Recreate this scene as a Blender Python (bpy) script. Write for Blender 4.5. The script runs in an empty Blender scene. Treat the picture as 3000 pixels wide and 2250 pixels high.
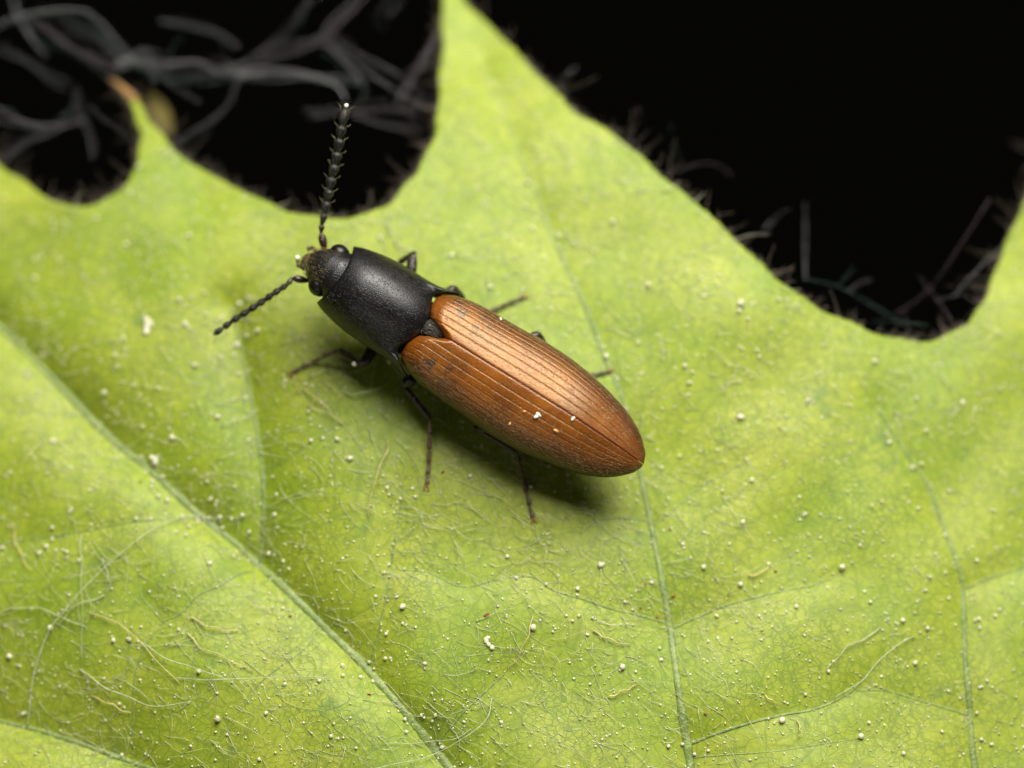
import bpy, bmesh, math, random
import numpy as np
from mathutils import Vector, Matrix, noise

random.seed(7)
rng = np.random.default_rng(7)
scene = bpy.context.scene
# one Blender unit is one centimetre: the beetle is about ten millimetres long
scene.unit_settings.system = 'METRIC'
scene.unit_settings.scale_length = 0.01

# ------------------------------------------------------------------ camera
TILT = math.radians(15.0)
DIST = 13.0
WIDTH = 2.58
TARGET = np.array([0.0, 0.0, 0.10])
sT, cT = math.sin(TILT), math.cos(TILT)
CAM = TARGET + DIST * np.array([0, -sT, cT])
FWD = np.array([0, sT, -cT])
RGT = np.array([1.0, 0, 0])
UPV = np.array([0, cT, sT])
cam_data = bpy.data.cameras.new('camera')
cam_data.sensor_width = 36.0
cam_data.lens = 36.0 * DIST / WIDTH
cam_data.clip_start = 0.1
cam_data.clip_end = 200.0
cam_data.dof.use_dof = True
cam_data.dof.focus_distance = DIST - 0.085
cam_data.dof.aperture_fstop = 0.255
cam_data.dof.aperture_blades = 0
camera = bpy.data.objects.new('camera', cam_data)
scene.collection.objects.link(camera)
camera.location = Vector(CAM)
camera.rotation_euler = (TILT, 0, 0)
scene.camera = camera

# ------------------------------------------------------------------ world, lamps, exposure
world = bpy.data.worlds.new('World')
scene.world = world
world.use_nodes = True
bg = world.node_tree.nodes['Background']
bg.inputs['Color'].default_value = (0.9, 0.85, 0.6, 1)
bg.inputs['Strength'].default_value = 0.0020


def area_lamp(name, loc, aim, sx, sy, watts, colour):
    l = bpy.data.lights.new(name, 'AREA')
    l.shape = 'RECTANGLE'
    l.size, l.size_y = sx, sy
    l.energy = watts
    l.color = colour
    o = bpy.data.objects.new(name, l)
    scene.collection.objects.link(o)
    o.location = loc
    o.rotation_euler = (Vector(aim) - Vector(loc)).to_track_quat('-Z', 'Y').to_euler()
    return o


# the flash behind its diffuser, above and beyond the beetle, and a weak fill lamp added on the camera side
area_lamp('flash_diffuser', (1.5, 5.2, 7.0), (0, 0, 0.1), 8.4, 6.6, 2450, (1.0, 0.965, 0.90))
area_lamp('fill_lamp', (-4.0, -8.5, 5.0), (0, 0, 0.1), 8.0, 6.0, 130, (1.0, 0.97, 0.92))

vs = scene.view_settings
vs.view_transform = 'Standard'
vs.look = 'None'
vs.exposure = 0.0
vs.gamma = 1.0
vs.use_curve_mapping = False
scene.render.engine = 'CYCLES'
scene.cycles.use_denoising = True
scene.cycles.max_bounces = 6


# ------------------------------------------------------------------ picture -> place
def ray(px, py):
    return FWD * DIST + RGT * (px - 1500) * WIDTH / 3000 + UPV * (1125 - py) * WIDTH / 3000


def at_z(px, py, z):
    d = ray(px, py)
    return CAM + d * ((z - CAM[2]) / d[2])


def f22(p):    # a point read off the 2212 px wide view
    return (p[0] * 3000 / 2212, p[1] * 3000 / 2212)


def zoom(ox, oy, k):
    return lambda p: (ox + p[0] / k, oy + p[1] / k)


Z1 = zoom(800, 640, 3.318)
Z2 = zoom(1150, 820, 2.765)
Z3 = zoom(600, 280, 2.3036)
Z4 = zoom(800, 980, 2.602)
Z5 = zoom(0, 0, 1.7015)
Z6 = zoom(1250, 0, 1.264)
Z7 = zoom(0, 800, 1.1445)
Z8 = zoom(1100, 1300, 1.164)


# ------------------------------------------------------------------ helpers
def spline(pts, n):
    """Catmull-Rom through the points, n samples."""
    P = np.array(pts, float)
    if len(P) == 2:
        t = np.linspace(0, 1, n)[:, None]
        return P[0] * (1 - t) + P[1] * t
    Q = np.vstack([2 * P[0] - P[1], P, 2 * P[-1] - P[-2]])
    out = []
    for u in np.linspace(0, len(P) - 1 - 1e-9, n):
        i = int(u)
        t = u - i
        a, b, c, d = Q[i], Q[i + 1], Q[i + 2], Q[i + 3]
        out.append(0.5 * (2 * b + (c - a) * t + (2 * a - 5 * b + 4 * c - d) * t * t + (3 * b - a - 3 * c + d) * t ** 3))
    return np.array(out)


def tube_data(path, radii, sides=8, flat=1.0, up=(0, 0, 1)):
    """Verts and faces of a capped tube along a path; flat squashes it along up."""
    path = np.asarray(path, float)
    n = len(path)
    radii = np.broadcast_to(np.asarray(radii, float), (n,))
    tan = np.gradient(path, axis=0)
    tan /= np.linalg.norm(tan, axis=1)[:, None] + 1e-12
    V, Fc = [], []
    upv = np.array(up, float)
    prev = None
    for i in range(n):
        s = np.cross(tan[i], upv)
        if np.linalg.norm(s) < 1e-3:
            s = prev if prev is not None else np.cross(tan[i], (1, 0, 0.3))
        s = s / np.linalg.norm(s)
        if prev is not None and s @ prev < 0:
            s = -s
        prev = s
        w = np.cross(s, tan[i])
        for k in range(sides):
            a = 2 * math.pi * k / sides
            V.append(path[i] + radii[i] * (math.cos(a) * s + flat * math.sin(a) * w))
    for i in range(n - 1):
        for k in range(sides):
            a, b = i * sides + k, i * sides + (k + 1) % sides
            Fc.append((a, b, b + sides, a + sides))
    Fc.append(tuple(range(sides))[::-1])
    Fc.append(tuple(range((n - 1) * sides, n * sides)))
    return V, Fc


def mesh_obj(name, V, Fc, mat, parent=None, smooth=True, uv=None):
    me = bpy.data.meshes.new(name)
    me.from_pydata([tuple(map(float, v)) for v in V], [], [tuple(map(int, f)) for f in Fc])
    if uv is not None:
        lay = me.uv_layers.new(name='UVMap')
        idx = np.empty(len(me.loops), dtype=np.int32)
        me.loops.foreach_get('vertex_index', idx)
        lay.data.foreach_set('uv', np.asarray(uv, float)[idx].astype(np.float32).ravel())
    if smooth:
        me.polygons.foreach_set('use_smooth', [True] * len(me.polygons))
    me.update()
    if mat is not None:
        me.materials.append(mat)
    o = bpy.data.objects.new(name, me)
    scene.collection.objects.link(o)
    if parent is not None:
        o.parent = parent
    return o


def fix_normals(o):
    bm = bmesh.new()
    bm.from_mesh(o.data)
    bmesh.ops.recalc_face_normals(bm, faces=bm.faces)
    bm.to_mesh(o.data)
    bm.free()
    return o


def empty(name, loc=(0, 0, 0)):
    o = bpy.data.objects.new(name, None)
    o.empty_display_size = 0.05
    scene.collection.objects.link(o)
    o.location = loc
    return o


def tag(o, label=None, cat=None, group=None, kind=None):
    for k, v in (('label', label), ('category', cat), ('group', group), ('kind', kind)):
        if v:
            o[k] = v
    return o


def join(parts):
    V, Fc = [], []
    for v, f in parts:
        b = len(V)
        V.extend(v)
        Fc.extend(tuple(i + b for i in q) for q in f)
    return V, Fc


def smoothstep(a, b, x):
    t = np.clip((x - a) / (b - a), 0, 1)
    return t * t * (3 - 2 * t)


# ------------------------------------------------------------------ materials
class Mat:
    def __init__(self, name):
        self.m = bpy.data.materials.new(name)
        self.m.use_nodes = True
        self.t = self.m.node_tree
        self.n = self.t.nodes
        self.b = self.n['Principled BSDF']
        self.out = self.n['Material Output']

    def new(self, typ, **kw):
        nd = self.n.new(typ)
        for k, v in kw.items():
            if k.startswith('i_'):
                nd.inputs[k[2:].replace('_', ' ')].default_value = v
            else:
                setattr(nd, k, v)
        return nd

    def link(self, a, b):
        self.t.links.new(a, b)

    def set(self, **kw):
        for k, v in kw.items():
            self.b.inputs[k.replace('_', ' ')].default_value = v
        return self

    def ramp(self, src, stops, interp='LINEAR'):
        r = self.new('ShaderNodeValToRGB')
        r.color_ramp.interpolation = interp
        e = r.color_ramp.elements
        while len(e) < len(stops):
            e.new(0.5)
        for el, (p, c) in zip(e, stops):
            el.position = p
            el.color = c if len(c) == 4 else (*c, 1)
        self.link(src, r.inputs['Fac'])
        return r.outputs['Color']

    def mix(self, fac, a, b, mode='MIX'):
        nd = self.new('ShaderNodeMix', data_type='RGBA', blend_type=mode)
        for s, v in ((nd.inputs[0], fac), (nd.inputs[6], a), (nd.inputs[7], b)):
            if isinstance(v, bpy.types.NodeSocket):
                self.link(v, s)
            elif isinstance(v, (int, float)):
                s.default_value = v
            else:
                s.default_value = (*v, 1) if len(v) == 3 else v
        return nd.outputs[2]

    def math(self, op, a, b=None, c=None):
        nd = self.new('ShaderNodeMath', operation=op)
        for s, v in zip(nd.inputs, (a, b, c)):
            if v is None:
                continue
            if isinstance(v, bpy.types.NodeSocket):
                self.link(v, s)
            else:
                s.default_value = v
        return nd.outputs[0]

    def noise(self, scale, detail=2, vec=None, rough=0.5):
        nd = self.new('ShaderNodeTexNoise', i_Scale=scale, i_Detail=detail, i_Roughness=rough)
        if vec is not None:
            self.link(vec, nd.inputs['Vector'])
        return nd

    def voronoi(self, scale, feature='F1', vec=None, rnd=1.0):
        nd = self.new('ShaderNodeTexVoronoi', feature=feature, i_Scale=scale, i_Randomness=rnd)
        if vec is not None:
            self.link(vec, nd.inputs['Vector'])
        return nd

    def bump(self, height, strength, dist, prev=None):
        nd = self.new('ShaderNodeBump', i_Strength=strength, i_Distance=dist)
        self.link(height, nd.inputs['Height'])
        if prev is not None:
            self.link(prev, nd.inputs['Normal'])
        return nd.outputs['Normal']

    def coord(self, which='Object'):
        return self.new('ShaderNodeTexCoord').outputs[which]


def simple(name, col, rough=0.5, spec=0.5, var=0.0, scale=30, coat=0.0):
    m = Mat(name)
    m.set(Base_Color=(*col, 1), Roughness=rough)
    m.b.inputs['Specular IOR Level'].default_value = spec
    m.b.inputs['Coat Weight'].default_value = coat
    if var:
        n = m.noise(scale, 3, m.coord())
        c = m.ramp(n.outputs['Fac'], [(0.3, tuple(x * (1 - var) for x in col)), (0.7, tuple(min(1, x * (1 + var)) for x in col))])
        m.link(c, m.b.inputs['Base Color'])
    return m


def leaf_material():
    m = Mat('leaf_blade')
    co = m.coord()
    # warp so that the veinlet cells are not straight sided
    wn = m.noise(18, 2, co)
    sub = m.new('ShaderNodeVectorMath', operation='SUBTRACT')
    m.link(wn.outputs['Color'], sub.inputs[0])
    sub.inputs[1].default_value = (0.5, 0.5, 0.5)
    scl = m.new('ShaderNodeVectorMath', operation='SCALE')
    m.link(sub.outputs[0], scl.inputs[0])
    scl.inputs['Scale'].default_value = 0.035
    add = m.new('ShaderNodeVectorMath', operation='ADD')
    m.link(co, add.inputs[0])
    m.link(scl.outputs[0], add.inputs[1])
    flat = m.new('ShaderNodeVectorMath', operation='MULTIPLY')
    m.link(add.outputs[0], flat.inputs[0])
    flat.inputs[1].default_value = (1, 1, 0)
    v = flat.outputs[0]
    big = m.voronoi(9, 'DISTANCE_TO_EDGE', v)
    med = m.voronoi(24, 'DISTANCE_TO_EDGE', v)
    fine = m.voronoi(58, 'DISTANCE_TO_EDGE', v, 0.9)
    lb = m.ramp(big.outputs['Distance'], [(0.0, (1, 1, 1)), (0.03, (0, 0, 0))])
    lm = m.ramp(med.outputs['Distance'], [(0.0, (1, 1, 1)), (0.05, (0, 0, 0))])
    lf = m.ramp(fine.outputs['Distance'], [(0.0, (1, 1, 1)), (0.09, (0, 0, 0))])
    gate = m.ramp(m.noise(5, 2, co).outputs['Fac'], [(0.40, (0.25, 0.25, 0.25)), (0.62, (1, 1, 1))])
    lf = m.mix(1.0, lf, gate, 'MULTIPLY')
    net = m.math('MAXIMUM', m.math('MULTIPLY', lb, 0.55), m.math('MAXIMUM', m.math('MULTIPLY', lm, 0.55), m.math('MULTIPLY', lf, 0.85)))
    big_n = m.noise(2.2, 3, co)
    base = m.ramp(big_n.outputs['Fac'], [(0.26, (0.205, 0.320, 0.011)), (0.5, (0.290, 0.368, 0.020)), (0.74, (0.350, 0.402, 0.034))])
    mott = m.ramp(m.noise(60, 3, co).outputs['Fac'], [(0.3, (0.86, 0.88, 0.80)), (0.7, (1.10, 1.06, 1.15))])
    base = m.mix(1.0, base, mott, 'MULTIPLY')
    mid = m.ramp(m.noise(17, 4, co, 0.65).outputs['Fac'], [(0.30, (0.86, 0.92, 0.72)), (0.52, (1, 1, 1)), (0.72, (1.08, 1.05, 1.35))])
    base = m.mix(1.0, base, mid, 'MULTIPLY')
    cells = m.voronoi(58, 'F1', v, 0.9)
    hs = m.ramp(cells.outputs['Color'], [(0.0, (0.90, 0.92, 0.9)), (1.0, (1.08, 1.06, 1.08))])
    base = m.mix(0.8, base, hs, 'MULTIPLY')
    vein_c = (0.085, 0.145, 0.022)
    col = m.mix(m.math('MULTIPLY', net, 0.85), base, vein_c)
    # a few dull grey-green bruises
    br = m.ramp(m.noise(7, 4, co, 0.6).outputs['Fac'], [(0.66, (0, 0, 0)), (0.70, (1, 1, 1))])
    col = m.mix(m.math('MULTIPLY', br, 0.45), col, (0.09, 0.17, 0.04))
    m.link(col, m.b.inputs['Base Color'])
    rr = m.ramp(m.noise(40, 3, co).outputs['Fac'], [(0.3, (0.48, 0.48, 0.48)), (0.7, (0.60, 0.60, 0.60))])
    m.link(rr, m.b.inputs['Roughness'])
    m.b.inputs['Specular IOR Level'].default_value = 0.42
    h = m.math('ADD', m.math('MULTIPLY', net, -1.0), m.math('MULTIPLY', m.noise(90, 3, co).outputs['Fac'], 0.6))
    m.link(m.bump(h, 0.26, 0.0022), m.b.inputs['Normal'])
    # light passes through the thin blade
    tr = m.new('ShaderNodeBsdfTranslucent')
    m.link(col, tr.inputs['Color'])
    ms = m.new('ShaderNodeMixShader')
    ms.inputs[0].default_value = 0.14
    m.link(m.b.outputs[0], ms.inputs[1])
    m.link(tr.outputs[0], ms.inputs[2])
    m.link(ms.outputs[0], m.out.inputs['Surface'])
    return m.m


def vein_material():
    m = Mat('leaf_vein')
    co = m.coord()
    c = m.ramp(m.noise(30, 3, co).outputs['Fac'], [(0.3, (0.125, 0.190, 0.036)), (0.7, (0.235, 0.300, 0.075))])
    d = m.ramp(m.noise(120, 2, co).outputs['Fac'], [(0.35, (0.75, 0.75, 0.75)), (0.65, (1.1, 1.1, 1.1))])
    m.link(m.mix(1.0, c, d, 'MULTIPLY'), m.b.inputs['Base Color'])
    m.set(Roughness=0.48)
    m.link(m.bump(m.noise(160, 2, co).outputs['Fac'], 0.5, 0.004), m.b.inputs['Normal'])
    return m.m


def cuticle(name, col, rough, punct_scale, punct_depth, sheen=0.0):
    """Finely pitted chitin."""
    m = Mat(name)
    co = m.coord()
    pv = m.voronoi(punct_scale, 'F1', co, 0.7)
    pit = m.ramp(pv.outputs['Distance'], [(0.10, (0, 0, 0)), (0.42, (1, 1, 1))])
    n = m.noise(14, 3, co)
    c = m.ramp(n.outputs['Fac'], [(0.3, tuple(x * 0.7 for x in col)), (0.7, tuple(x * 1.35 for x in col))])
    c = m.mix(m.math('MULTIPLY', m.math('SUBTRACT', 1.0, pit), 0.6), c, tuple(x * 0.3 for x in col))
    m.link(c, m.b.inputs['Base Color'])
    r = m.ramp(m.noise(40, 3, co).outputs['Fac'], [(0.3, (rough - 0.05,) * 3), (0.7, (rough + 0.08,) * 3)])
    m.link(r, m.b.inputs['Roughness'])
    m.link(m.bump(pit, 0.7, punct_depth), m.b.inputs['Normal'])
    m.b.inputs['Sheen Weight'].default_value = sheen
    m.b.inputs['Sheen Roughness'].default_value = 0.4
    return m


def elytra_material():
    m = Mat('elytron_chitin')
    co = m.coord()
    uv = m.new('ShaderNodeUVMap', uv_map='UVMap').outputs[0]
    sep = m.new('ShaderNodeSeparateXYZ')
    m.link(uv, sep.inputs[0])
    X, W = sep.outputs['X'], sep.outputs['Y']          # X runs 0 (base) .. 1 (apex), W 0 (suture) .. 1 (margin)
    n = m.noise(9, 4, co, 0.6)
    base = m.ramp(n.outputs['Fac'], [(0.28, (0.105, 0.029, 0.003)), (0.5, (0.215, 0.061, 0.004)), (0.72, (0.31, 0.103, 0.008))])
    # darker apex and sides: own pigment, plus flank shade painted into the colour
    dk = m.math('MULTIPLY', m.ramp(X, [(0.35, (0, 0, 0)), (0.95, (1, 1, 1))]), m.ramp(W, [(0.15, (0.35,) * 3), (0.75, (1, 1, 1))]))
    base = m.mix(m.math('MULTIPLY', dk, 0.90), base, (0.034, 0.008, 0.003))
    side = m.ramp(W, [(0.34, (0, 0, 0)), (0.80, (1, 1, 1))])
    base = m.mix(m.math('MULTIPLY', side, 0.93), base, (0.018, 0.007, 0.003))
    # smoky smudges behind the shoulder
    st = m.new('ShaderNodeVectorMath', operation='MULTIPLY')
    m.link(uv, st.inputs[0])
    st.inputs[1].default_value = (11, 2.6, 1)
    sm = m.ramp(m.noise(1.6, 4, st.outputs[0], 0.6).outputs['Fac'], [(0.50, (0, 0, 0)), (0.60, (1, 1, 1))])
    zone = m.math('MULTIPLY', m.ramp(X, [(0.03, (0, 0, 0)), (0.09, (1, 1, 1)), (0.20, (1, 1, 1)), (0.30, (0, 0, 0))]),
                  m.ramp(W, [(0.10, (0, 0, 0)), (0.25, (1, 1, 1)), (0.60, (1, 1, 1)), (0.75, (0, 0, 0))]))
    base = m.mix(m.math('MULTIPLY', m.math('MULTIPLY', sm, zone), 0.85), base, (0.030, 0.024, 0.022))
    # striae: nine dark rows of pits
    ph = m.math('MULTIPLY', W, 10.0)
    fr = m.math('ABSOLUTE', m.math('SUBTRACT', m.math('FRACT', ph), 0.0))
    tri = m.math('MINIMUM', fr, m.math('SUBTRACT', 1.0, fr))
    line = m.ramp(tri, [(0.02, (1, 1, 1)), (0.11, (0, 0, 0))])
    pits = m.new('ShaderNodeCombineXYZ')
    m.link(m.math('MULTIPLY', X, 70.0), pits.inputs[0])
    m.link(ph, pits.inputs[1])
    pw = m.math('ABSOLUTE', m.math('SUBTRACT', m.math('FRACT', m.math('MULTIPLY', X, 75.0)), 0.5))
    pw = m.ramp(pw, [(0.15, (1, 1, 1)), (0.38, (0.45, 0.45, 0.45))])
    line = m.math('MULTIPLY', line, pw)
    base = m.mix(m.math('MULTIPLY', line, 0.52), base, (0.075, 0.026, 0.006))
    # dark red suture
    su = m.ramp(W, [(0.002, (1, 1, 1)), (0.022, (0, 0, 0))])
    base = m.mix(m.math('MULTIPLY', su, 0.75), base, (0.095, 0.014, 0.006))
    mot = m.ramp(m.noise(110, 2, co).outputs['Fac'], [(0.3, (0.92, 0.92, 0.92)), (0.7, (1.08, 1.08, 1.06))])
    base = m.mix(1.0, base, mot, 'MULTIPLY')
    m.link(base, m.b.inputs['Base Color'])
    m.set(Roughness=0.29)
    m.b.inputs['Specular IOR Level'].default_value = 0.80
    m.b.inputs['Specular Tint'].default_value = (1.0, 0.80, 0.52, 1)
    m.b.inputs['Coat Weight'].default_value = 0.0
    m.b.inputs['Coat Roughness'].default_value = 0.38
    v = m.voronoi(230, 'F1', co, 1.0)
    h = m.math('ADD', m.math('MULTIPLY', line, -1.2), m.math('MULTIPLY', m.ramp(v.outputs['Distance'], [(0.1, (0, 0, 0)), (0.5, (1, 1, 1))]), 0.8))
    m.link(m.bump(h, 0.52, 0.0011), m.b.inputs['Normal'])
    return m.m


def hair_material(name, col, rough=0.35, trans=0.25, metal=0.0):
    m = Mat(name)
    m.set(Base_Color=(*col, 1), Roughness=rough, Metallic=metal)
    m.b.inputs['Specular IOR Level'].default_value = 0.8
    oi = m.noise(60, 1, m.coord())
    c = m.ramp(oi.outputs['Fac'], [(0.3, tuple(x * 0.75 for x in col)), (0.7, tuple(min(1, x * 1.2) for x in col))])
    m.link(c, m.b.inputs['Base Color'])
    if trans:
        tr = m.new('ShaderNodeBsdfTranslucent')
        m.link(c, tr.inputs['Color'])
        ms = m.new('ShaderNodeMixShader')
        ms.inputs[0].default_value = trans
        m.link(m.b.outputs[0], ms.inputs[1])
        m.link(tr.outputs[0], ms.inputs[2])
        m.link(ms.outputs[0], m.out.inputs['Surface'])
    return m.m


M_LEAF = leaf_material()
M_VEIN = vein_material()
M_BLACK = cuticle('pronotum_chitin', (0.0050, 0.0047, 0.0046), 0.36, 200, 0.0008).m
M_HEAD = cuticle('head_chitin', (0.0070, 0.0068, 0.0070), 0.40, 180, 0.0012).m
M_BELLY = cuticle('belly_chitin', (0.010, 0.008, 0.007), 0.40, 90, 0.003).m
M_LEG = cuticle('leg_chitin', (0.020, 0.012, 0.008), 0.30, 120, 0.0015).m
M_TARSUS = cuticle('tarsus_chitin', (0.085, 0.050, 0.032), 0.42, 120, 0.0015).m
M_ANT = cuticle('antenna_chitin', (0.007, 0.0065, 0.006), 0.52, 160, 0.0012).m
M_SCAPE = cuticle('scape_chitin', (0.022, 0.010, 0.006), 0.28, 120, 0.0015).m
M_EYE = simple('compound_eye', (0.006, 0.005, 0.005), 0.36, 0.4).m
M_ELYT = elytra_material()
M_GOLD = hair_material('golden_pile', (0.38, 0.25, 0.09), 0.38, 0.15)
M_SILVER = hair_material('ashen_pile', (0.13, 0.11, 0.08), 0.40, 0.15)
for _n in M_SILVER.node_tree.nodes:
    if _n.type == 'BSDF_PRINCIPLED':
        _n.inputs['Specular IOR Level'].default_value = 0.25
M_FACEHAIR = hair_material('face_pile', (0.26, 0.19, 0.075), 0.4, 0.2)
M_ANTHAIR = hair_material('antenna_pile', (0.24, 0.23, 0.085), 0.4, 0.3)
M_MOUTH = simple('mouthparts', (0.055, 0.034, 0.014), 0.4, 0.5, 0.3, 60).m
M_CLAW = simple('claw', (0.30, 0.15, 0.04), 0.35, 0.5).m
M_POLLEN = hair_material('pollen', (0.98, 0.95, 0.66), 0.6, 0.40)
for _n in M_POLLEN.node_tree.nodes:
    if _n.type == 'BSDF_PRINCIPLED':
        _n.inputs['Subsurface Weight'].default_value = 0.0
        _n.inputs['Subsurface Radius'].default_value = (1, 1, .8)
        _n.inputs['Subsurface Scale'].default_value = .012
M_WHITE = simple('white_grain', (0.82, 0.80, 0.66), 0.5, 0.5).m
M_ORANGE = simple('orange_grain', (0.62, 0.30, 0.08), 0.5, 0.5).m
M_RED = simple('red_flake', (0.30, 0.085, 0.03), 0.6, 0.3, 0.3).m
M_LHAIR = hair_material('leaf_hair', (0.93, 0.92, 0.66), 0.45, 0.45)
M_EDGEHAIR = hair_material('margin_hair', (0.26, 0.21, 0.155), 0.5, 0.4)
M_FIBRE = hair_material('pale_fibre', (0.62, 0.68, 0.44), 0.35, 0.35)
M_FIBRE_Y = hair_material('yellow_fibre', (0.72, 0.62, 0.26), 0.35, 0.35)
M_STRAND = hair_material('grey_wool', (0.85, 0.85, 0.83), 0.4, 0.35)
M_STRAND2 = hair_material('mauve_wool', (0.46, 0.36, 0.43), 0.4, 0.35)
M_STRAND3 = hair_material('greenish_wool', (0.26, 0.40, 0.32), 0.4, 0.35)
M_DRY = simple('dry_leaf_tip', (0.30, 0.17, 0.06), 0.6, 0.3, 0.4, 20).m
M_DRY2 = simple('yellowed_leaf_tip', (0.10, 0.080, 0.018), 0.6, 0.3, 0.4, 12).m

# ------------------------------------------------------------------ leaf: veins first, they shape the blade
# (points, source view, half width at start and end, depth of the fold)
VEINS = [
    ([(-180, 500), (-40, 635), (60, 735), (150, 830), (230, 915), (310, 985), (380, 1050), (450, 1110), (520, 1165), (590, 1230), (660, 1300), (720, 1360), (780, 1420), (840, 1490), (900, 1560), (950, 1620), (1000, 1690), (1060, 1760), (1200, 1960)], f22, .008, .014, .062, .085),
    ([(1040, 90), (1080, 200), (1130, 330), (1165, 420), (1195, 500), (1220, 560), (1245, 610), (1280, 690), (1310, 770), (1340, 840), (1370, 950), (1395, 1060), (1415, 1160), (1435, 1260), (1450, 1350), (1462, 1440), (1475, 1530), (1490, 1620), (1500, 1690), (1505, 1800), (1490, 1960)], f22, .0015, .013, .042, .15),
    ([(1900, 860), (1960, 950), (2010, 1020), (2050, 1120), (2085, 1220), (2092, 1300), (2095, 1400), (2105, 1500), (2112, 1600), (2118, 1690), (2060, 1850)], f22, .004, .010, .030, .14),
    ([(495, 640), (505, 690), (520, 750), (535, 820), (550, 900), (562, 980), (566, 1060), (563, 1130), (556, 1190)], f22, .003, .007, .048, .075),
    ([(872, 1040), (865, 1090), (850, 1180), (838, 1260), (822, 1340), (800, 1410), (788, 1432)], f22, .0025, .005, .018, .08),
    ([(-220, 1450), (-20, 1520), (60, 1542), (140, 1570), (220, 1600), (320, 1640), (400, 1680), (520, 1740), (800, 1900)], f22, .005, .008, .085, .16),
    ([(-60, 1146), (0, 1142), (100, 1135), (200, 1122), (320, 1106), (420, 1096), (462, 1106)], f22, .0025, .004, .016, .09),
    ([(80, 420), (180, 430), (300, 480), (440, 450), (540, 450), (600, 490), (700, 520), (800, 550), (880, 565), (960, 582), (1000, 590)], Z8, .002, .0045, .010, .07),
    ([(1600, 420), (1500, 460), (1400, 480), (1300, 505), (1200, 530), (1100, 570), (1012, 608)], Z8, .002, .0045, .010, .07),
    ([(1740, 700), (1650, 800), (1600, 840), (1500, 885), (1400, 905), (1300, 930), (1200, 960), (1075, 1003)], Z8, .002, .006, .014, .07),
    ([(1300, 30), (1200, 80), (1110, 130), (1040, 190), (945, 262)], Z8, .002, .0035, .008, .06),
    ([(440, 775), (380, 830), (310, 895), (240, 970), (195, 1015)], Z8, .0025, .004, .010, .06),
    ([(2230, 372), (2100, 420), (2030, 450)], Z8, .003, .0045, .016, .08),
    ([(1650, 815), (1760, 815), (1900, 850), (2036, 885)], Z8, .002, .004, .012, .07),
    ([(700, 300), (760, 250), (850, 240), (935, 240)], Z8, .002, .003, .006, .05),
    ([(430, 1560), (435, 1450), (440, 1350), (460, 1270), (500, 1200), (540, 1150), (600, 1120), (660, 1060), (720, 1030), (780, 990), (838, 962)], Z7, .002, .004, .012, .07),
    ([(460, 930), (465, 1050), (500, 1100), (540, 1150)], Z7, .0018, .0028, .006, .05),
    ([(1110, 515), (1040, 560), (950, 610), (868, 648)], Z7, .002, .003, .008, .05),
    ([(660, 1400), (640, 1300), (680, 1200), (800, 1190)], Z7, .0012, .002, .004, .05),
    ([(760, 1640), (770, 1500), (830, 1420), (880, 1350), (1010, 1250), (1060, 1185)], Z7, .0012, .003, .006, .05),
    ([(0, 415), (120, 415), (220, 420), (300, 440)], Z7, .002, .003, .008, .06),
    ([(560, 1105), (640, 1060), (740, 1045), (850, 1090)], f22, .0012, .002, .004, .05),
    ([(1180, 480), (1100, 430), (1040, 430)], f22, .001, .002, .004, .05),
    ([(1700, 1000), (1560, 1080), (1440, 1190), (1424, 1196)], f22, .0012, .0025, .006, .06),
    ([(1860, 1580), (1700, 1610), (1560, 1620), (1490, 1625)], f22, .0015, .003, .006, .06),
]
# measure the veins in the plane first; the relief is added afterwards
VEIN_XY = []
for pts, src, w0, w1, depth, sig in VEINS:
    q = [at_z(*src(p), 0.0)[:2] for p in pts]
    VEIN_XY.append(spline(q, max(24, 9 * len(q))))


def seg_dist(P, poly):
    """distance of points P (n,2) to a polyline"""
    best = np.full(len(P), 1e9)
    for a, b in zip(poly[:-1], poly[1:]):
        d = b - a
        L = d @ d + 1e-15
        t = np.clip(((P - a) @ d) / L, 0, 1)
        c = a + t[:, None] * d
        best = np.minimum(best, np.hypot(*(P - c).T))
    return best


def leaf_z(P, dists=None):
    P = np.atleast_2d(np.asarray(P, float))[:, :2]
    x, y = P[:, 0], P[:, 1]
    z = np.zeros(len(P))
    # the whole blade: arched, sinking towards the margin beyond the beetle and to both sides
    z -= 0.085 * (x - 0.05) ** 2
    z -= 0.17 * np.maximum(0, y - 0.05) ** 2
    z -= 0.05 * np.maximum(0, x - 0.7) ** 2
    z += 0.02 * np.sin(2.1 * x + 0.6) * np.sin(1.7 * y - 0.4)
    for i, (vv, poly) in enumerate(zip(VEINS, VEIN_XY)):
        depth, sig = vv[4], vv[5]
        d = seg_dist(P, poly[::3] if len(poly) > 60 else poly)
        z -= depth * np.exp(-d / sig)
    # puckers between the veins
    for k, (a, b, ph, am) in enumerate([(9, 4, .3, .006), (-5, 11, 1.1, .005), (17, -13, 2.0, .0025), (7, 19, .7, .0025), (26, 9, 2.2, .0012)]):
        z += am * np.sin(a * x + b * y + ph + 1.3 * np.sin(3.1 * x - 2.3 * y + k))
    return z


Z_AT_FEET = float(leaf_z([[0.02, -0.01]])[0])
_raw = leaf_z
GH, GLO, GNX, GNY = 0.0115, np.array([-2.2, -2.0]), 400, 330
_gx, _gy = np.meshgrid(GLO[0] + GH * np.arange(GNX), GLO[1] + GH * np.arange(GNY), indexing='ij')
_G = (_raw(np.stack([_gx.ravel(), _gy.ravel()], 1)) - Z_AT_FEET).reshape(GNX, GNY)


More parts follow.
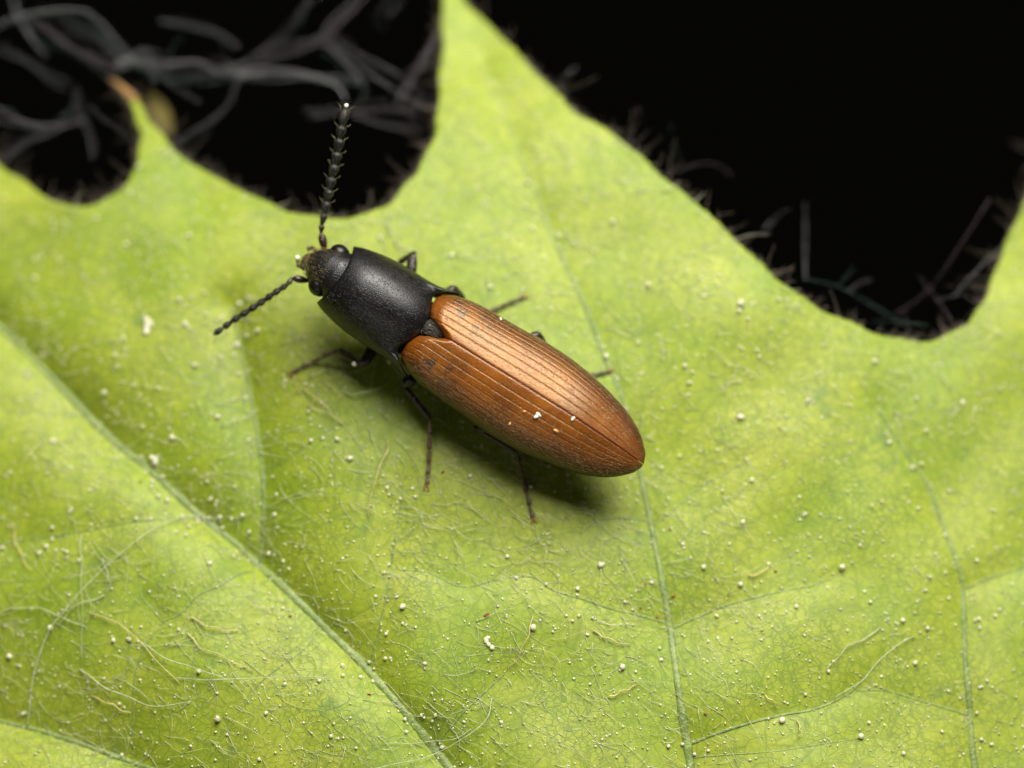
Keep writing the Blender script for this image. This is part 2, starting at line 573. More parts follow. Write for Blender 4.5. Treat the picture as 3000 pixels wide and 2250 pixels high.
def leaf_z(P):
    """height of the blade, read from a fine grid"""
    P = np.atleast_2d(np.asarray(P, float))[:, :2]
    u = np.clip((P - GLO) / GH, 0, (GNX - 1.001, GNY - 1.001))
    i = u.astype(int)
    t = u - i
    a, b = i[:, 0], i[:, 1]
    tx, ty = t[:, 0], t[:, 1]
    return (_G[a, b] * (1 - tx) + _G[a + 1, b] * tx) * (1 - ty) + (_G[a, b + 1] * (1 - tx) + _G[a + 1, b + 1] * tx) * ty


def on_leaf(px, py, lift=0.0):
    p = at_z(px, py, 0.0)
    for _ in range(6):
        p = at_z(px, py, float(leaf_z([p[:2]])[0]) + lift)
    return p


OUT22 = [(0, 357), (40, 385), (90, 420), (130, 440), (170, 446), (215, 437), (255, 415), (285, 380), (299, 340), (303, 305), (298, 270), (286, 235), (266, 200), (238, 170),
         (275, 198), (302, 230), (330, 268), (362, 308), (400, 345), (450, 375), (500, 400), (560, 430), (620, 455), (680, 468), (740, 471), (790, 463), (830, 445), (865, 415), (895, 375), (920, 335), (938, 290), (946, 240), (950, 180), (955, 110), (956, 50), (955, 0), (962, -90),
         (1000, -2), (1040, 38), (1085, 83), (1130, 128), (1180, 180), (1230, 230), (1285, 268), (1340, 300), (1385, 340), (1430, 380), (1480, 420), (1540, 470), (1600, 530), (1650, 575), (1700, 620), (1760, 660), (1820, 690), (1880, 715), (1940, 732), (1990, 738), (2040, 727), (2080, 705), (2110, 675), (2130, 640), (2150, 590), (2170, 540), (2190, 490), (2212, 450), (2235, 370), (2250, 270),
         (2300, 340), (2380, 430), (2450, 560), (2520, 760), (2560, 1000), (2570, 1300), (2530, 1600), (2430, 1850), (2250, 2020), (1950, 2120), (1600, 2110), (1350, 2030), (1250, 2000), (1150, 2060), (900, 2130), (550, 2110), (250, 2020), (-50, 1900), (-270, 1700), (-380, 1400), (-400, 1050), (-370, 750), (-300, 520), (-240, 330), (-180, 130), (-130, 230), (-70, 300)]
SHARP = {(238, 170), (962, -90), (2250, 270), (-180, 130)}


# outline pixels are turned into places on the curved blade
def outline_on_blade():
    n = len(OUT22)
    pts = []
    for p in OUT22:
        q = on_leaf(*f22(p))
        pts.append(q[:2])
    cut = [i for i, p in enumerate(OUT22) if p in SHARP]
    loop = []
    for a, b in zip(cut, cut[1:] + [cut[0] + n]):
        s = spline([pts[i % n] for i in range(a, b + 1)], (b - a) * 8 + 1)
        loop.extend(s[:-1])
    return np.array(loop)


LOOP = outline_on_blade()
_k = np.arange(len(LOOP))
LOOP = LOOP + np.column_stack([.0022 * np.sin(_k * 1.9) + .003 * np.sin(_k * .47 + 1), .0022 * np.cos(_k * 2.3 + .5) + .003 * np.cos(_k * .39)])


def inside(P, loop):
    x, y = P[:, 0], P[:, 1]
    r = np.zeros(len(P), bool)
    x0, y0 = loop[:, 0], loop[:, 1]
    x1, y1 = np.roll(x0, -1), np.roll(y0, -1)
    for a, b, c, d in zip(x0, y0, x1, y1):
        m = (b > y) != (d > y)
        if b != d:
            r ^= m & (x < (c - a) * (y - b) / (d - b) + a)
    return r


leaf = empty('leaf', (0, 0, 0))
tag(leaf, 'large yellow-green lobed hairy leaf with pointed teeth that carries the beetle', 'leaf')


def build_blade():
    nx, ny = GNX, GNY
    gx, gy = _gx, _gy
    P = np.stack([gx.ravel(), gy.ravel()], 1)
    ins = inside(P, LOOP)
    I = ins.reshape(nx, ny)
    cell = I[:-1, :-1] | I[1:, :-1] | I[:-1, 1:] | I[1:, 1:]
    ci, cj = np.nonzero(cell)
    quads = np.stack([ci * ny + cj, (ci + 1) * ny + cj, (ci + 1) * ny + cj + 1, ci * ny + cj + 1], 1)
    used = np.unique(quads)
    remap = -np.ones(nx * ny, int)
    remap[used] = np.arange(len(used))
    Q = P[used]
    outm = ~ins[used]
    # outside vertices are pulled onto the margin
    A, B = LOOP, np.roll(LOOP, -1, 0)
    idx = np.nonzero(outm)[0]
    for i in idx:
        d = B - A
        t = np.clip(((Q[i] - A) * d).sum(1) / ((d * d).sum(1) + 1e-15), 0, 1)
        c = A + t[:, None] * d
        k = np.argmin(((c - Q[i]) ** 2).sum(1))
        Q[i] = c[k]
    quads = remap[quads]
    z = np.zeros(len(Q))
    for s in range(0, len(Q), 20000):
        z[s:s + 20000] = leaf_z(Q[s:s + 20000])
    V = np.column_stack([Q, z])
    # drop collapsed quads
    ar = np.abs(np.cross(Q[quads[:, 2]] - Q[quads[:, 0]], Q[quads[:, 3]] - Q[quads[:, 1]]))
    quads = quads[ar > 1e-9]
    me = bpy.data.meshes.new('blade')
    nv = len(V)
    me.vertices.add(nv)
    me.vertices.foreach_set('co', V.astype(np.float32).ravel())
    me.loops.add(len(quads) * 4)
    me.loops.foreach_set('vertex_index', quads.astype(np.int32).ravel())
    me.polygons.add(len(quads))
    me.polygons.foreach_set('loop_start', np.arange(0, len(quads) * 4, 4, dtype=np.int32))
    me.polygons.foreach_set('use_smooth', np.ones(len(quads), bool))
    me.update(calc_edges=True)
    me.validate()
    me.materials.append(M_LEAF)
    o = bpy.data.objects.new('blade', me)
    scene.collection.objects.link(o)
    o.parent = leaf
    sol = o.modifiers.new('thickness', 'SOLIDIFY')
    sol.thickness = 0.016
    sol.offset = -1
    return o


blade = build_blade()

for (pts, src, w0, w1, depth, sig), xy in zip(VEINS, VEIN_XY):
    n = len(xy)
    ins = inside(xy, LOOP)
    xy = xy[ins]
    if len(xy) < 4:
        continue
    z = leaf_z(xy)
    w = np.linspace(w0, w1, len(xy)) * (1 + 0.10 * np.sin(np.linspace(0, 40, len(xy))) + rng.normal(0, .05, len(xy))) * (1.0 if w1 > .006 else .72)
    path = np.column_stack([xy, z + w * 0.12])
    V, Fc = tube_data(path, w, 10, 0.40)
    o = mesh_obj('vein', V, Fc, M_VEIN, leaf)
    if depth > 0.06 and src is f22 and pts[0][0] == -180:
        o['label'] = 'thick pale midrib crossing the leaf in a deep fold'


def hairs_lying(n, bounds, l0, l1, r0, r1, sides=3, seg=5, curl=2.2, lift=0.012, spread=1.1):
    """short curled hairs strewn over the blade"""
    parts = []
    made = 0
    while made < n:
        P = rng.uniform(bounds[0], bounds[1], (400, 2))
        P = P[inside(P, LOOP)]
        for p in P:
            if made >= n:
                break
            L = rng.uniform(l0, l1) * (0.6 + 0.8 * rng.random())
            a = rng.normal(-0.6, spread)
            k = rng.normal(0, curl) * (1 if rng.random() < .75 else .2)
            q = [p]
            for s in range(seg):
                q.append(q[-1] + (L / seg) * np.array([math.cos(a), math.sin(a)]))
                a += k / seg + rng.normal(0, 0.12)
            q = np.array(q)
            r = rng.uniform(r0, r1)
            z = leaf_z(q) + r + lift * rng.random() * np.sin(np.linspace(0.1, 3.0, len(q)) * rng.uniform(0.5, 1.0))
            rad = r * np.linspace(1.0, 0.25, len(q))
            parts.append(tube_data(np.column_stack([q, z]), rad, sides))
            made += 1
    return join(parts)


V1_, F1_ = hairs_lying(2000, ((-1.35, -1.25), (1.35, 0.95)), 0.012, 0.036, .0005, .0010, 3, 5, 2.2, .006)
V2_, F2_ = hairs_lying(1200, ((-1.35, -1.2), (0.6, -0.1)), 0.03, 0.12, .0005, .0009, 3, 8, .9, .02, .45)
V3_, F3_ = hairs_lying(380, ((-1.35, -0.1), (1.35, 1.0)), 0.03, 0.09, .0008, .0014, 3, 5, .8, .02, .8)
V, Fc = join([(V1_, F1_), (V2_, F2_), (V3_, F3_)])
tag(mesh_obj('leaf_hair', V, Fc, M_LHAIR, leaf), kind='stuff')


def margin_hairs(n, l0, l1, r0, r1):
    parts = []
    seglen = np.hypot(*(np.roll(LOOP, -1, 0) - LOOP).T)
    cand = [i for i in range(len(LOOP)) if -1.45 < LOOP[i, 0] < 1.45 and LOOP[i, 1] > -0.1]
    for _ in range(n):
        i = int(rng.choice(cand))
        a, b = LOOP[i], LOOP[(i + 1) % len(LOOP)]
        p = a + (b - a) * rng.random()
        d = (b - a) / (np.linalg.norm(b - a) + 1e-9)
        nrm = np.array([d[1], -d[0]])
        if inside(np.array([p + nrm * 0.01]), LOOP)[0]:
            nrm = -nrm
        L = rng.uniform(l0, l1) * (1.5 if rng.random() < 0.15 else 1)
        dirv = nrm + d * rng.normal(0, 0.7)
        dirv /= np.linalg.norm(dirv)
        z0 = float(leaf_z([p])[0])
        up = rng.uniform(-0.5, 0.5)
        pts = [np.array([*p, z0 - 0.008])]
        bend = rng.normal(0, 0.5)
        for s in range(4):
            c, sn = math.cos(bend / 4), math.sin(bend / 4)
            dirv = np.array([c * dirv[0] - sn * dirv[1], sn * dirv[0] + c * dirv[1]])
            pts.append(pts[-1] + L / 4 * np.array([*dirv, up]))
        r = rng.uniform(r0, r1)
        parts.append(tube_data(pts, r * np.linspace(1, 0.3, 5), 3))
    return join(parts)


Va, Fa = margin_hairs(190, .025, .080, .0006, .0011)
Vb, Fb = margin_hairs(900, .008, .026, .0007, .0012)
V, Fc = join([(Va, Fa), (Vb, Fb)])
tag(mesh_obj('margin_hair', V, Fc, M_EDGEHAIR, leaf), kind='stuff')

# the withered ends of the small tooth
tip = on_leaf(*f22((243, 176)))
p2 = on_leaf(*f22((292, 218)))
V, Fc = tube_data(spline([p2 + (0, 0, -.004), (tip + p2) / 2 + (0.0, 0.004, 0.0), tip + (-.006, .010, -.01)], 14), np.linspace(.014, .004, 14), 8, 0.6)
mesh_obj('dry_tip', V, Fc, M_DRY, leaf)['label'] = 'reddish withered point of the small tooth'
q = [at_z(*f22(p), zz) for p, zz in (((352, 292), -.38), ((348, 262), -.42), ((338, 235), -.46), ((322, 208), -.50))]
V, Fc = tube_data(spline(q, 16), .030 * np.sqrt(np.clip(1 - np.linspace(-.5, .97, 16) ** 2, 0, 1)), 10, 0.5)
mesh_obj('folded_tip', V, Fc, M_DRY2, leaf)['label'] = 'yellow-brown flap folded under the small tooth'

# ------------------------------------------------------------------ the beetle
YAW, PITCH, ROLL = map(math.radians, (148, 3, -4))
B_ORG = np.array([0.020, -0.0126, 0.0])
B_ROT = (Matrix.Rotation(YAW, 3, 'Z') @ Matrix.Rotation(-PITCH, 3, 'Y') @ Matrix.Rotation(ROLL, 3, 'X'))
BR = np.array(B_ROT)
beetle = empty('beetle')
beetle.matrix_world = Matrix.Translation(Vector(B_ORG)) @ B_ROT.to_4x4()
tag(beetle, 'black and chestnut click beetle with ribbed orange-brown wing cases standing on the leaf', 'beetle')


def to_b(P):
    return (np.atleast_2d(P) - B_ORG) @ BR


def lpx(px, py, zl):
    """pixel -> the beetle's own frame on its plane z = zl"""
    d = ray(px, py) @ BR
    c = (CAM - B_ORG) @ BR
    return c + d * ((zl - c[2]) / d[2])


ZB = 0.140
EX = np.array([-.3625, -.360, -.352, -.340, -.325, -.30, -.27, -.24, -.18, -.12, -.06, 0, .06, .12, .18, .24, .32])
EW = np.array([0.002, .012, .028, .042, .056, .075, .0895, .1015, .1175, .1285, .1355, .1370, .1345, .1312, .1282, .1235, .118])


def smooth_interp(x, xs, ys):
    # interpolation with a little rounding
    x = np.asarray(x, float)
    out = 0
    for k, wgt in ((-.010, .25), (0, .5), (.010, .25)):
        out = out + wgt * np.interp(np.clip(x + k, xs[0], xs[-1]), xs, ys)
    return np.where(x < xs[0] + .02, np.interp(x, xs, ys), out)


def front_x(f):
    return np.interp(f, [0, .05, .10, .15, .22, .35, .5, .7, .82, .92, 1.0], [.234, .239, .252, .272, .288, .298, .303, .301, .292, .270, .222])


def elytron_point(s, phi, side):
    """s 0 base .. 1 apex, phi 0 suture .. 90 margin .. 112 tucked under"""
    s, phi = np.broadcast_arrays(np.asarray(s, float), np.asarray(phi, float))
    p = np.radians(np.minimum(phi, 90.0))
    e = 2 / 2.35
    fy = np.sin(p) ** e
    fz = np.cos(p) ** e
    xf = front_x(fy)
    x = xf + (-.3625 - xf) * s
    W = smooth_interp(x, EX, EW)
    H = 0.084 * np.sqrt(np.clip(W / .137, 0, 1)) * (0.55 + 0.45 * smoothstep(-.37, -.12, x))
    dx = xf - x
    q = np.sqrt(np.clip(1 - (1 - np.clip(dx / (.035 + .045 * fy), 0, 1)) ** 2, 0, 1))
    H = H * (0.16 + 0.84 * q)
    over = np.maximum(phi - 90, 0) / 22.0
    y = W * fy * (1 - 0.16 * over ** 2)
    z = ZB + .008 * np.sqrt(np.clip(W / .137, 0, 1)) + H * fz - 0.018 * np.minimum(fy, 1) * W / .137 * smoothstep(-.02, .16, dx) - 0.032 * over * np.sqrt(np.clip(W / .137, 0, 1))
    # seam and striae
    w = phi / 90.0
    z = z - 0.0010 * np.exp(-(w / .010) ** 2) * smoothstep(0, .1, s)
    ph = w * 10.0
    t = np.abs(ph - np.round(ph))
    amp = np.where((np.round(ph) >= 1) & (np.round(ph) <= 9), 1.0, 0.0)
    g = 0.0006 * np.exp(-(t / .13) ** 2) * amp * smoothstep(0, .05, s) * (1 - smoothstep(.86, 1, s))
    y = y - g * np.sin(p)
    z = z - g * np.cos(p)
    # the tail end droops
    z = z - 0.012 * smoothstep(-.15, -.37, x) * 0
    y = np.maximum(y, 0.0008)
    return np.stack([x, side * y, z], -1)


def grid_mesh(name, P, mat, parent, uv=None):
    a, b = P.shape[:2]
    idx = np.arange(a * b).reshape(a, b)
    Q = np.stack([idx[:-1, :-1], idx[1:, :-1], idx[1:, 1:], idx[:-1, 1:]], -1).reshape(-1, 4)
    o = mesh_obj(name, P.reshape(-1, 3), Q, mat, parent, True, None if uv is None else uv.reshape(-1, 2))
    return fix_normals(o)


def surface_hairs(fn, uvs, length, width, back, lift, jitter, parent, mat, name='pile'):
    """fine tapering hairs that lie along a surface; fn(u,v)->point; back = direction in the frame"""
    u, v = uvs
    e = 1e-3
    P = fn(u, v)
    Pu = fn(u + e, v) - P
    Pv = fn(u, v + e * (90 if np.max(v) > 2 else 1)) - P
    N = np.cross(Pu, Pv)
    N /= np.linalg.norm(N, axis=1)[:, None] + 1e-12
    N[N[:, 2] < -0.3] *= -1
    n = len(u)
    D = np.asarray(back, float)[None, :] + rng.normal(0, jitter, (n, 3))
    D -= (D * N).sum(1)[:, None] * N
    D /= np.linalg.norm(D, axis=1)[:, None]
    S = np.cross(N, D)
    L = (length * rng.uniform(.6, 1.35, n))[:, None]
    w = (width * rng.uniform(.7, 1.3, n))[:, None]
    base = P
    mid = P + D * L * .5 + N * L * lift
    tipp = P + D * L + N * L * lift * 0.7
    V = np.concatenate([
        (base - S * w - N * w * .4)[:, None], (base + S * w - N * w * .4)[:, None], (base + N * w)[:, None],
        (mid - S * w * .8 - N * w * .3)[:, None], (mid + S * w * .8 - N * w * .3)[:, None], (mid + N * w * .8)[:, None],
        tipp[:, None]], 1).reshape(-1, 3)
    t = np.array([(0, 1, 4), (0, 4, 3), (1, 2, 5), (1, 5, 4), (2, 0, 3), (2, 3, 5), (3, 4, 6), (4, 5, 6), (5, 3, 6)])
    Fc = (np.arange(n)[:, None, None] * 7 + t[None]).reshape(-1, 3)
    me = bpy.data.meshes.new(name)
    me.vertices.add(len(V))
    me.vertices.foreach_set('co', V.astype(np.float32).ravel())
    me.loops.add(len(Fc) * 3)
    me.loops.foreach_set('vertex_index', Fc.astype(np.int32).ravel())
    me.polygons.add(len(Fc))
    me.polygons.foreach_set('loop_start', np.arange(0, len(Fc) * 3, 3, dtype=np.int32))
    me.update(calc_edges=True)
    me.materials.append(mat)
    o = bpy.data.objects.new(name, me)
    scene.collection.objects.link(o)
    o.parent = parent
    o['kind'] = 'stuff'
    return o


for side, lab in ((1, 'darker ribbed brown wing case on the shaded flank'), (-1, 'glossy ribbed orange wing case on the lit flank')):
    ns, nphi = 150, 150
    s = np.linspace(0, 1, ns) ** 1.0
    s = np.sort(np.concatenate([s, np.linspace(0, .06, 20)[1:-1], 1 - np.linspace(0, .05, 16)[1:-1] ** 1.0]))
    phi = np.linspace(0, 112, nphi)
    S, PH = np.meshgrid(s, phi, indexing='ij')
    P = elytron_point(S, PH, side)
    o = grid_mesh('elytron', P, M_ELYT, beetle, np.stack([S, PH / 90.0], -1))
    o['label'] = lab
    n = 3200
    u = rng.uniform(0.02, .985, n)
    v = rng.uniform(1.5, 100, n)
    surface_hairs(lambda a, b, sd=side: elytron_point(a, b, sd), (u, v), .0075, .00026, (-1, side * .10, 0), .14, .12, o, M_GOLD)

# pronotum
PX = np.array([.262, .275, .285, .315, .345, .376, .408, .44, .47, .495, .525, .545, .558, .566])
PW = np.array([.126, .1235, .121, .1140, .1120, .1130, .1130, .1115, .1080, .1035, .0965, .0890, .0815, .074])


def pro_front(f):
    return .551 - .023 * (1 - np.abs(f) ** 2.2)


def pro_back(f):
    return np.interp(np.abs(f), [0, .2, .35, .5, .62, .70, .78, .86, .93, 1], [.280, .283, .291, .300, .307, .310, .307, .296, .278, .258])


def pronotum_point(s, f):
    s, f = np.broadcast_arrays(np.asarray(s, float), np.asarray(f, float))
    ff = np.clip(f, -1, 1)
    xf, xb = pro_front(ff), pro_back(ff)
    x = xf + (xb - xf) * s
    W = smooth_interp(x, PX, PW)
    a = np.abs(ff)
    y = W * ff
    prof = (1 - a ** 2.15) ** .72
    H = 0.102 * (0.78 + .22 * smoothstep(.575, .46, x))
    z = ZB + .002 + H * prof
    db = x - xb
    q = np.sqrt(np.clip(1 - (1 - np.clip(db / .17, 0, 1)) ** 2, 0, 1))
    z = z - (1 - q) * .056 * prof
    dfr = xf - x
    q2 = np.sqrt(np.clip(1 - (1 - np.clip(dfr / .13, 0, 1)) ** 2, 0, 1))
    z = z - (1 - q2) * .016 * prof
    # raised keel on the hind angles
    keel = np.exp(-((a - .90) / .045) ** 2) * smoothstep(.38, .29, x)
    z = z + .008 * keel
    over = np.clip(np.abs(f) - 1, 0, 1) / .14
    y = y * (1 - .16 * over ** 1.5)
    z = z - .055 * over
    return np.stack([x, y, z], -1)


S, Fq = np.meshgrid(np.linspace(0, 1, 110), np.linspace(-1.14, 1.14, 150), indexing='ij')
Fq = np.sign(Fq) * np.where(np.abs(Fq) > 1, np.abs(Fq), np.abs(Fq))
pronotum = grid_mesh('pronotum', pronotum_point(S, Fq), M_BLACK, beetle)
sol = pronotum.modifiers.new('thickness', 'SOLIDIFY')
sol.thickness = .006
sol.offset = -1
n = 1500
fv = rng.uniform(-1.1, 1.1, n)
fv = np.sign(fv) * np.abs(fv) ** .75
surface_hairs(pronotum_point, (rng.uniform(.02, .98, n), fv), .0085, .00016, (-1, 0, 0), .16, .35, pronotum, M_SILVER)


def loft(sections, n=28, ex=2.2):
    """sections: x, yc, half width, z of the widest line, rise above it, drop below it"""
    P = []
    for x, yc, w, zm, up, dn in sections:
        ring = []
        for k in range(n):
            a = 2 * math.pi * k / n
            c, sn = math.cos(a), math.sin(a)
            yy = yc + w * math.copysign(abs(c) ** (2 / ex), c)
            zz = zm + (up if sn > 0 else dn) * math.copysign(abs(sn) ** (2 / ex), sn)
            ring.append((x, yy, zz))
        P.append(ring)
    P = np.array(P)
    a = len(P)
    V = P.reshape(-1, 3)
    Fc = []
    for i in range(a - 1):
        for k in range(n):
            p, q = i * n + k, i * n + (k + 1) % n
            Fc.append((p, q, q + n, p + n))
    Fc.append(tuple(range(n))[::-1])
    Fc.append(tuple(range((a - 1) * n, a * n)))
    return V, Fc


# dark underside from prosternum to abdomen
sec = [(.53, 0, .055, .115, .02, .035), (.48, 0, .085, .115, .03, .055), (.40, 0, .096, .112, .03, .065), (.32, 0, .080, .100, .03, .060), (.27, 0, .072, .100, .03, .058),
       (.20, 0, .110, .116, .03, .070), (.10, 0, .120, .118, .03, .072), (0, 0, .124, .120, .03, .070), (-.12, 0, .117, .122, .02, .062), (-.22, 0, .096, .125, .015, .048), (-.30, 0, .066, .130, .01, .032), (-.345, 0, .030, .134, .004, .014)]
belly = mesh_obj('underbody', *loft(sec, 28, 2.4), M_BELLY, beetle)
fix_normals(belly)
# collar between pronotum and elytra
collar = mesh_obj('mesonotum', *loft([(.315, 0, .062, .140, .030, .03), (.29, 0, .066, .140, .026, .03), (.265, 0, .070, .140, .020, .03), (.25, 0, .07, .140, .012, .03)], 24, 2.4), M_BELLY, beetle)
fix_normals(collar)


# scutellum: a little rounded tongue
def scut_point(s, f):
    s, f = np.broadcast_arrays(np.asarray(s, float), np.asarray(f, float))
    x = .286 - .053 * s
    w = np.interp(s, [0, .15, .4, .6, .8, .92, 1], [.020, .022, .0185, .0195, .0175, .0115, .001])
    y = w * f
    z = .1885 + .022 * (1 - np.abs(f) ** 2.5) ** .5 * np.sqrt(np.clip(np.sin(np.pi * (s * .85 + .15)), 0.0, 1)) - .002 * s
    return np.stack([x, y, z], -1)


S, Fq = np.meshgrid(np.linspace(0, 1, 30), np.linspace(-1, 1, 28), indexing='ij')
scut = grid_mesh('scutellum', scut_point(S, Fq), M_HEAD, beetle)
sol = scut.modifiers.new('thickness', 'SOLIDIFY')
sol.thickness = .02
sol.offset = -1
surface_hairs(scut_point, (rng.uniform(.0, .95, 260), rng.uniform(-.95, .95, 260)), .011, .0005, (-1, 0, 0), .25, .4, scut, M_SILVER)


# head
def head_point(s, f):
    """s 0 at the neck .. 1 at the front edge; f across -1..1, beyond 1 tucked under"""
    s, f = np.broadcast_arrays(np.asarray(s, float), np.asarray(f, float))
    ff = np.clip(f, -1, 1)
    a = np.abs(ff)
    x_end = .632 - .030 * a ** 2.4
    x = .492 + (x_end - .492) * s
    W = np.interp(s, [0, .25, .45, .7, .88, 1], [.064, .068, .067, .063, .056, .046])
    y = W * ff
    zr = np.interp(s, [0, .2, .4, .6, .75, .88, 1], [.212, .216, .213, .204, .191, .174, .150])
    zm = np.interp(s, [0, .5, 1], [.150, .140, .122])
    z = zm + (zr - zm) * (1 - a ** 2.3) ** .6
    over = np.clip(np.abs(f) - 1, 0, 1) / .2
    z = z - .05 * over
    y = y * (1 - .3 * over)
    return np.stack([x, y, z], -1)


S, Fq = np.meshgrid(np.linspace(0, 1, 60), np.linspace(-1.2, 1.2, 80), indexing='ij')
head = grid_mesh('head', head_point(S, Fq), M_HEAD, beetle)
sol = head.modifiers.new('thickness', 'SOLIDIFY')
sol.thickness = .008
sol.offset = -1
surface_hairs(head_point, (rng.uniform(.5, .99, 300), rng.uniform(-1, 1, 300)), .010, .00022, (1, 0, -.2), .22, .35, head, M_FACEHAIR)
surface_hairs(head_point, (rng.uniform(.94, 1, 70), rng.uniform(-.9, .9, 70)), .018, .00045, (1, 0, .1), .30, .5, head, M_FACEHAIR, 'beard')

for side in (1, -1):
    V, Fc = [], []
    nu, nv = 24, 16
    for i in range(nv + 1):
        th = math.pi * i / nv
        for k in range(nu):
            a = 2 * math.pi * k / nu
            V.append((.569 + .0270 * math.sin(th) * math.cos(a), side * .0500 + .0235 * math.sin(th) * math.sin(a), .148 + .030 * math.cos(th)))
    for i in range(nv):
        for k in range(nu):
            a, b = i * nu + k, i * nu + (k + 1) % nu
            Fc.append((a, b, b + nu, a + nu))
    mesh_obj('eye', V, Fc, M_EYE, head)
# upper lip, palps
V, Fc = loft([(.612, .004, .026, .128, .014, .016), (.630, .004, .024, .124, .014, .014), (.642, .004, .017, .118, .010, .011), (.647, .004, .008, .115, .005, .006)], 20)
fix_normals(mesh_obj('upper_lip', V, Fc, M_MOUTH, head))
for pts in ([(.625, .022, .112), (.640, .026, .110), (.651, .020, .106), (.655, .012, .102)], [(.622, -.026, .112), (.636, -.033, .108), (.645, -.030, .104), (.651, -.024, .100)]):
    V, Fc = tube_data(spline(pts, 14), .0048 * (1 + .35 * np.sin(np.linspace(0, 16, 14))), 8)
    mesh_obj('palp', V, Fc, M_MOUTH, head)


# ------------------------------------------------------------------ antennae and legs
def seg_mesh(name, p0, p1, r0, r1, mat, parent, n=12, sides=12, flat=.8, shape=None, up=(0, 0, 1), bend=None):
    p0, p1 = np.array(p0), np.array(p1)
    t = np.linspace(0, 1, n)
    path = p0 + (p1 - p0) * t[:, None]
    if bend is not None:
        path = path + np.sin(math.pi * t)[:, None] * np.array(bend)
    if shape is None:
        r = r0 + (r1 - r0) * t
        # rounded ends
        r = r * np.sqrt(np.clip(1 - np.clip((t - .86) / .16, 0, 1) ** 2, .02, 1)) * np.sqrt(np.clip(1 - np.clip((.10 - t) / .12, 0, 1) ** 2, .02, 1))
    else:
        r = np.interp(t, np.linspace(0, 1, len(shape)), shape)
    V, Fc = tube_data(path, r, sides, flat, up)
    return fix_normals(mesh_obj(name, V, Fc, mat, parent))


def antenna(joints, zs, wid, label, seta, neck):
    """joints: pixel positions of the eleven segments' ends; zs: height above the leaf plane"""
    pts = [to_b(at_z(*p, z))[0] for p, z in zip(joints, zs)]
    ant = empty('antenna')
    ant.parent = beetle
    ant['label'] = label
    n = len(pts) - 1
    for i in range(n):
        p0, p1 = pts[i], pts[i + 1]
        w = wid[i]
        gap = (p1 - p0) * .05
        if i == 0:
            seg_mesh('antenna_segment', p0, p1, 0, 0, M_SCAPE, ant, 14, 12, .9, [w * .45, w * .75, w * 1.0, w * 1.08, w * .95, w * .3])
        elif i == n - 1:
            seg_mesh('antenna_segment', p0, p1 - gap, 0, 0, M_ANT, ant, 16, 12, .75, [w * .35, w * .65, w * .85, w * .95, w * 1.0, w * .95, w * .72, w * .40, w * .08])
        else:
            seg_mesh('antenna_segment', p0 - gap, p1 - gap * .3, 0, 0, M_SCAPE if i == 1 else M_ANT, ant, 16, 12, .75, [w * neck, w * max(neck, .52), w * max(neck, .68), w * .82, w * .94, w * 1.04, w * 1.08, w * .9, w * neck])
    # fine setae
    parts = []
    for i in range(1, n):
        d = pts[i + 1] - pts[i]
        L = np.linalg.norm(d)
        d = d / L
        for k in range(seta):
            t = rng.uniform(.1, .98)
            r = wid[i] * (.4 + .65 * t)
            v = rng.normal(0, 1, 3)
            v -= (v @ d) * d
            v /= np.linalg.norm(v)
            a = pts[i] + d * L * t + v * r * .9
            ln = rng.uniform(.006, .011)
            parts.append(tube_data([a, a + (d * .85 + v * .45) * ln * .6, a + (d * .95 + v * .5) * ln], [.0005, .0004, .0002], 3))
        for k in range(2 if i > 1 else 0):
            v = np.array([0, 0, 1.0])
            sd = np.cross(d, v)
            sd /= np.linalg.norm(sd)
            sd *= (1 if k else -1)
            a = pts[i] + d * L * .93 + sd * wid[i] * .9
            parts.append(tube_data([a, a + (d * .45 + sd * .9) * .006, a + (d * .7 + sd * .8) * .013], [.0008, .0006, .0002], 3))
    V, Fc = join(parts)
    tag(mesh_obj('antenna_pile', V, Fc, M_ANTHAIR, ant), kind='stuff')
    return ant


jr = [Z3(p) for p in [(812, 1050), (784, 925), (790, 872), (808, 795), (824, 712), (842, 632), (857, 548), (880, 462), (896, 378), (910, 288), (926, 200), (952, 70)]]
zr = np.linspace(.155, .285, 12)
antenna(jr, zr, [.0098, .0072, .0090, .0112, .0118, .0122, .0124, .0126, .0126, .0126, .0124, .0114], 'upright saw-edged antenna seen against the dark', 26, .36)
jl = [Z3(p) for p in [(705, 1250), (590, 1232), (562, 1270), (516, 1302), (466, 1335), (416, 1370), (362, 1408), (304, 1446), (246, 1482), (186, 1522), (126, 1566), (52, 1620)]]
zl = np.array([.140, .150, .147, .140, .132, .122, .112, .102, .092, .082, .074, .066])
antenna(jl, zl, [.0092, .0068, .0078, .0085, .0088, .0090, .0090, .0090, .0088, .0086, .0084, .0078], 'antenna lowered over the leaf', 14, .66)


